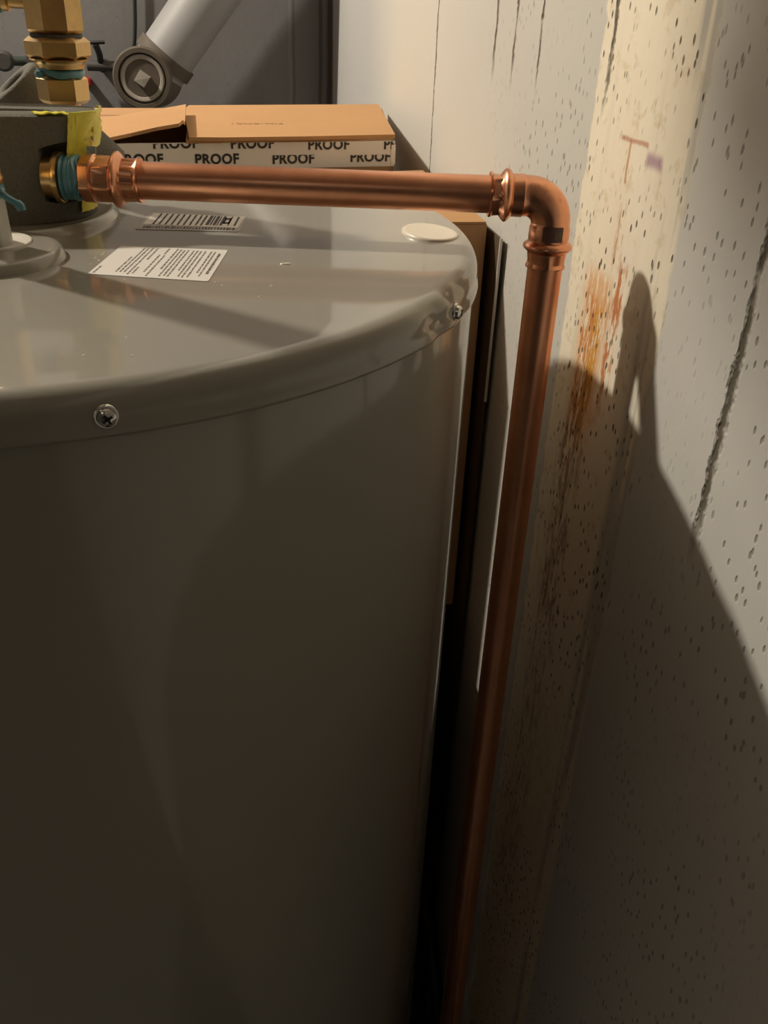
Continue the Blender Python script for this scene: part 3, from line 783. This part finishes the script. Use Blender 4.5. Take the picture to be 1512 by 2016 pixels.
cb_pts = [py(x, y, YB - .012) for x, y in ((264, -60), (265, -10), (266, 40), (265, 80), (262, 98))]
tag(from_bm('wall_cable', tube_bm(smoothpath(cb_pts, 5), .0035, 12), BLACK, None), 'thin dark cable hanging down the back wall above the cleanout', 'cable')
kb = thing('hose_bibb', 'dark green tap with a round knob low on the back wall, far left', 'tap', py(20, 122, YB))
kc = py(8, 120, YB - .045)
from_bm('round_knob', lathe_bm(kc, (0, -1, 0), [(-.012, 0), (-.012, .014), (-.006, .0185), (.006, .0185), (.012, .014), (.012, 0)], 32), DARKIRON, kb)
from_bm('stem', tube_bm([kc, py(30, 120, YB - .04), py(66, 121, YB - .03)], .0085, 16), DGREEN, kb)
from_bm('wall_flange', lathe_bm(py(66, 121, YB - .03), (0, 1, 0), [(-.012, 0), (-.012, .013), (.020, .013), (.022, .019), (.030, .019), (.030, 0)], 32), DARKIRON, kb)
gv = thing('gas_cock', 'small dark pipe tee and lever on the back wall left of the cleanout', 'valve', py(200, 130, YB))
g0 = py(172, 129, YB - .035); g1 = py(232, 131, YB - .035)
from_bm('pipe_tee', tube_bm([g0, g1], .0095, 20), DARKIRON, gv)
from_bm('lever', tube_bm(smoothpath([py(198, 128, YB - .035), py(196, 108, YB - .045), py(188, 88, YB - .05)], 5), .006, 14), BLACK, gv)
from_bm('lever_bar', tube_bm([py(178, 84, YB - .05), py(206, 83, YB - .05)], .0035, 12), BLACK, gv)
from_bm('wall_bracket', tube_bm([(g0 + g1) / 2, (g0 + g1) / 2 + Vector((0, .04, 0))], .012, 20), DARKIRON, gv)
rk = lathe_bm(py(174, 161, YB), (0, -1, 0), [(-.002, 0), (-.002, .009), (.020, .009), (.024, .006), (.024, 0)], 24)
tag(from_bm('red_knob', rk, RED, None), 'small red knob on the back wall beside the lower hex nut', 'knob')

# ------------------------------------------------------------------ unseen duct-like box added to shade the wall's top right
LB_ = Vector((-1.11, .95, 2.59))
def azp(a, d, z): return Vector((LB_.x + d * math.cos(R_(a)), LB_.y - d * math.sin(R_(a)), z))
E0 = azp(35.6, .80, 2.022); E1 = E0 + Vector((-math.sin(R_(40)), -math.cos(R_(40)), 0)) * 1.0
ex_ = (E1 - E0).normalized(); ey_ = Vector((-ex_.y, ex_.x, 0))
if ey_.x < 0: ey_ = -ey_
dk = thing('shade_box', 'unseen duct-like box added to shade the top right of the wall', 'light blocker', (E0 + E1) / 2 + Vector((0, 0, .3)))
b_ = lbox(Vector((E0.x, E0.y, 0)), ex_, ey_, (0, 0, 2.022), (1.0, .22, 2.36))
bmesh.ops.bevel(b_, geom=b_.edges[:], offset=.004, segments=2, affect='EDGES')
from_bm('shade_box_body', b_, STEEL, dk, angle=30)
for q in (.15, .8):
    from_bm('shade_box_strap', lbox(Vector((E0.x, E0.y, 0)), ex_, ey_, (q, -.003, 2.02), (q + .03, -.0005, ZC)), STEEL, dk, False)

# ------------------------------------------------------------------ lights
def point(name, loc, power, col, r):
    l = bpy.data.lights.new(name, 'POINT'); l.energy = power; l.color = col; l.shadow_soft_size = r
    o = bpy.data.objects.new(name, l); COL.objects.link(o); o.location = loc; return o
point('ceiling_bulb', Vector((-1.11, .95, 2.59)), 146, (1, .925, .80), .045)
point('added_highlight_lamp', (-.43, -1.9, 2.35), 1.5, (1, .91, .78), .03)  # unseen lamp added behind the camera for highlights and slight fill
w = bpy.data.worlds.new('World'); SC.world = w; w.use_nodes = True
w.node_tree.nodes['Background'].inputs[0].default_value = (.6, .6, .65, 1); w.node_tree.nodes['Background'].inputs[1].default_value = .0

# ------------------------------------------------------------------ camera
cd_ = bpy.data.cameras.new('camera'); cam = bpy.data.objects.new('camera', cd_); COL.objects.link(cam)
cd_.sensor_fit = 'VERTICAL'; cd_.sensor_height = 24; cd_.lens = 24 * FPX / 2016; cd_.clip_start = .01
mt = Matrix((RI, UP, -FW)).transposed().to_4x4(); mt.translation = CAM; cam.matrix_world = mt
SC.camera = cam
SC.view_settings.view_transform = 'Standard'; SC.view_settings.look = 'None'; SC.view_settings.gamma = 1
SC.view_settings.exposure = 0; SC.view_settings.use_curve_mapping = False
SC.cycles.use_denoising = True; SC.cycles.max_bounces = 5; SC.cycles.diffuse_bounces = 3; SC.cycles.glossy_bounces = 4; SC.cycles.use_adaptive_sampling = True; SC.cycles.adaptive_threshold = .08; SC.cycles.adaptive_min_samples = 20; SC.cycles.sample_clamp_indirect = 6
